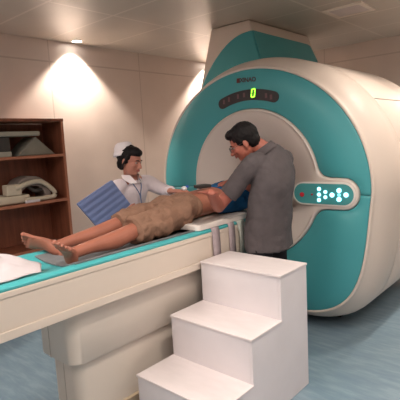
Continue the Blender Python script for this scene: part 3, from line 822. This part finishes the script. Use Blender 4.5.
for sg in (-1, 1):
    bm = bmesh.new(); x = 2.51 + sg * .10
    limb(bm, [(x, 1.56, .045), (x, 1.63, .045), (x, 1.72, .038), (x, 1.80, .032)], [(.044, .036), (.044, .040), (.037, .046), (.030, .036)], ref=(0, 0, 1), seg=18)
    fuse('shoe', bm, M['black_cloth'], mn, .006, 2)

# ---- nurse
nu = thing('person', 'nurse in white uniform and white cap standing behind the table', 'person', (2.30, 2.84, 0))
bm = bmesh.new()
limb(bm, [(2.30, 2.86, .84), (2.30, 2.86, .96), (2.30, 2.83, 1.06), (2.29, 2.79, 1.15), (2.28, 2.77, 1.21), (2.27, 2.76, 1.25)],
     [(.145, .10), (.120, .085), (.125, .090), (.145, .088), (.13, .07), (.06, .05)], ref=(1, 0, 0), seg=22)
limb(bm, [(2.27, 2.765, 1.21), (2.255, 2.745, 1.27), (2.24, 2.73, 1.32)], [.050, .045, .045], seg=16)
nfw = V((.32, -.90, -.24))
NP, nr, nf_, nu_ = head(bm, (2.236, 2.70, 1.376), nfw, (.05, -.05, 1), .98, .85)
for sg in (-1, 1):
    hp = V((2.30 + sg * .08, 2.86, .84)); kn = V((2.30 + sg * .09, 2.85, .46)); an = V((2.30 + sg * .09, 2.88, .09))
    limb(bm, [hp, hp.lerp(kn, .5), kn, kn.lerp(an, .3), an], [.085, .074, .052, .050, .032], seg=18)
nsl, nsr = V((2.435, 2.74, 1.185)), V((2.135, 2.76, 1.175))
nel = V((2.545, 2.62, 1.10)); nwl = on(171, 191, 'y', 2.36)
ner = V((2.03, 2.79, .985)); nwr = V((2.13, 2.66, .975))
limb(bm, [nsl, nsl.lerp(nel, .5), nel], [.038, .036, .032], seg=14); limb(bm, [nel, nel.lerp(nwl, .35), nwl], [.035, .033, .023], seg=14)
limb(bm, [nsr, nsr.lerp(ner, .5), ner], [.046, .040, .034], seg=14); limb(bm, [ner, ner.lerp(nwr, .35), nwr], [.035, .033, .023], seg=14)
hand(bm, nwl, V((-.06, -.80, .02)) + V((.12, 0, 0)), (-.1, 0, 1), -1, .25, .92)
hand(bm, nwr, V((.75, -.12, .2)), (.1, 1, 0), 1, .3, .92)
fuse('body', bm, M['skin_n'], nu, .0048, 3)
face_parts(NP, nf_, nu_, .98, nu)
bm = bmesh.new()
ell(bm, NP(0, -.026, .036), (.078, .092, .090), nf_, nu_)
ell(bm, NP(0, -.062, -.025), (.062, .040, .062), nf_, nu_)
ell(bm, NP(0, .016, .074), (.070, .070, .044), nf_, nu_)
for q in (-1, 1): limb(bm, [NP(q * .070, .018, .05), NP(q * .077, .000, .0), NP(q * .072, -.02, -.045)], [.010, .010, .010], seg=12)
fuse('hair', bm, M['hair'], nu, .005, 2, .004, 40, 4)
bm = bmesh.new()    # folded cap with a turned-up band
for k, (hh, sc_) in enumerate(()): pass
rs = []
for h_, ra, rb, sh in ((.030, .074, .066, -.066), (.060, .077, .068, -.072), (.095, .078, .066, -.080), (.120, .074, .054, -.086), (.129, .060, .040, -.088)):
    rs.append([NP(ra * math.cos(t), sh + rb * math.sin(t), h_ + .45 * rb * math.sin(t)) for t in [2 * math.pi * k / 32 for k in range(32)]])
rings(bm, rs); cap = link('nurse_cap', bm, M['capm'], nu, True)
bm = bmesh.new()
rs = []
for h_, e in ((.026, .002), (.028, .006), (.058, .008), (.060, .003)):
    rs.append([NP((.076 + e) * math.cos(t), -.070 + (.067 + e) * math.sin(t), h_ + .45 * .062 * math.sin(t)) for t in [2 * math.pi * k / 32 for k in range(32)]])
rings(bm, rs, False, False); link('cap_band', bm, M['capm'], cap, True)
bm = bmesh.new()
limb(bm, [(2.30, 2.86, .50), (2.30, 2.86, .70), (2.30, 2.86, .86), (2.30, 2.85, .97), (2.30, 2.82, 1.06), (2.29, 2.785, 1.14), (2.285, 2.775, 1.19), (2.275, 2.765, 1.235)],
     [(.20, .16), (.18, .145), (.168, .125), (.148, .108), (.148, .112), (.158, .108), (.150, .085), (.070, .062)], ref=(1, 0, 0), seg=28, caps=False)
for a, b, c, k in ((nsl, nel, nwl, .80), (nsr, ner, nwr, .62)):
    e = b.lerp(c, k)
    limb(bm, [a.lerp(V((2.28, 2.77, 1.2)), .4), a, a.lerp(b, .5), b, e], [.056, .062, .055, .050, .040], seg=18, caps=False)
fuse('uniform', bm, M['coat'], nu, .006, 4, .007, 10, 8)
bm = bmesh.new()    # open collar lapels
cN = V((2.268, 2.752, 1.245))
for q in (-1, 1):
    prism(bm, [cN + V((q * .066, .03, .022)), cN + V((q * .050, -.050, .020)), cN + V((q * .006, -.082, -.045)), cN + V((q * .062, -.070, -.045)), cN + V((q * .088, -.01, -.005))], (0, -.008, .004))
link('collar', bm, M['capm'], nu, bevel=.002)
bm = bmesh.new(); limb(bm, [cN + V((-.055, -.03, .01)), cN + V((-.035, -.085, -.06)), cN + V((-.005, -.105, -.13)), cN + V((0, -.112, -.20))], [(.004, .004)] * 4, seg=8)
limb(bm, [cN + V((.055, -.03, .01)), cN + V((.035, -.085, -.06)), cN + V((.005, -.105, -.13)), cN + V((0, -.112, -.20))], [(.004, .004)] * 4, seg=8); link('lanyard', bm, M['lanyard'], nu, True)
for sg in (-1, 1):
    bm = bmesh.new(); x = 2.30 + sg * .09
    limb(bm, [(x, 2.91, .040), (x, 2.85, .042), (x, 2.75, .034), (x, 2.69, .028)], [(.038, .032), (.040, .036), (.033, .042), (.026, .032)], ref=(0, 0, 1), seg=18)
    fuse('shoe', bm, M['capm'], nu, .006, 2)

# blue ribbed board in the nurse's right hand
q = [on(77, 204, 'y', 2.55), on(112, 180, 'y', 2.58), on(135, 207, 'y', 2.60), on(99, 229, 'y', 2.57)]
nrm = (q[1] - q[0]).cross(q[3] - q[0]).normalized(); nrm = nrm if nrm.y < 0 else -nrm
e1 = (q[1] - q[0]); e2 = (q[3] - q[0]); q2 = q[0] + e1 + e2
bm = bmesh.new()
def bp(u, v, o=0.0): return q[0] + e1 * u + e2 * v + nrm * o
prism(bm, [bp(0, .03), bp(.02, 0), bp(.98, 0), bp(1, .03), bp(1, .97), bp(.98, 1), bp(.02, 1), bp(0, .97)], -nrm * .010)
for k in range(5):
    v0 = .04 + k * .19
    rs = []
    for u in (.015, .985):
        rs.append([bp(u, v0 + .17 * t, -.002 + .0055 * math.sin(math.pi * t) ** .6 if 0 < t < 1 else -.002) for t in [i / 8 for i in range(9)]] )
    rings(bm, rs)
tag(link('ribbed_board', bm, M['blueboard'], None, True), 'blue ribbed plastic board held up by the nurse behind the legs of the patient', 'board')
bpy.data.objects['ribbed_board'].modifiers.new('es', 'EDGE_SPLIT').split_angle = math.radians(35)

# small things on the belly
pb = on(184, 188.5, 'z', 1.185)
bm = bmesh.new(); ell(bm, pb, (.030, .022, .016), (.6, -.5, 0), (0, 0, 1), 14); o = fuse('gel_pouch', bm, M['white_plastic'], None, .004, 1)
tag(o, 'small blue and white pouch between the hands on the belly', 'pouch')
bm = bmesh.new(); ell(bm, pb + V((.02, -.012, .012)), (.014, .012, .010), (.6, -.5, 0), (0, 0, 1), 12); link('blue_cap', bm, M['blue_plastic'], o, True)
pc_ = on(206, 186, 'z', 1.19)
bm = bmesh.new(); box(bm, (-.05, -.04, -.012), (.05, .04, .012))
bmesh.ops.transform(bm, matrix=Matrix.Translation(pc_ + V((.02, .05, -.005))) @ Matrix.Rotation(-.3, 4, 'Z'), verts=bm.verts)
tag(link('sensor_pad', bm, M['dark_plastic'], bevel=.006), 'small black pad on the belly by the hand of the man', 'pad')
rp = on(221, 191.5, 'y', 2.10)
bm = bmesh.new(); ell(bm, rp, (.045, .028, .018), (.66, -.75, 0), (0, 0, 1), 16); o = fuse('padded_cushion', bm, M['white_plastic'], None, .005, 2)
tag(o, 'small red and white cushion on the blue shirt behind the forearm of the man', 'cushion')
bm = bmesh.new(); ell(bm, rp + V((.01, -.004, .014)), (.034, .022, .012), (.66, -.75, 0), (0, 0, 1), 14); link('red_cover', bm, M['red'], o, True)

# ---------------------------------------------------------------- view
scene.view_settings.view_transform = 'Standard'; scene.view_settings.look = 'None'
scene.view_settings.gamma = 1; scene.view_settings.use_curve_mapping = False
scene.view_settings.exposure = 0.55
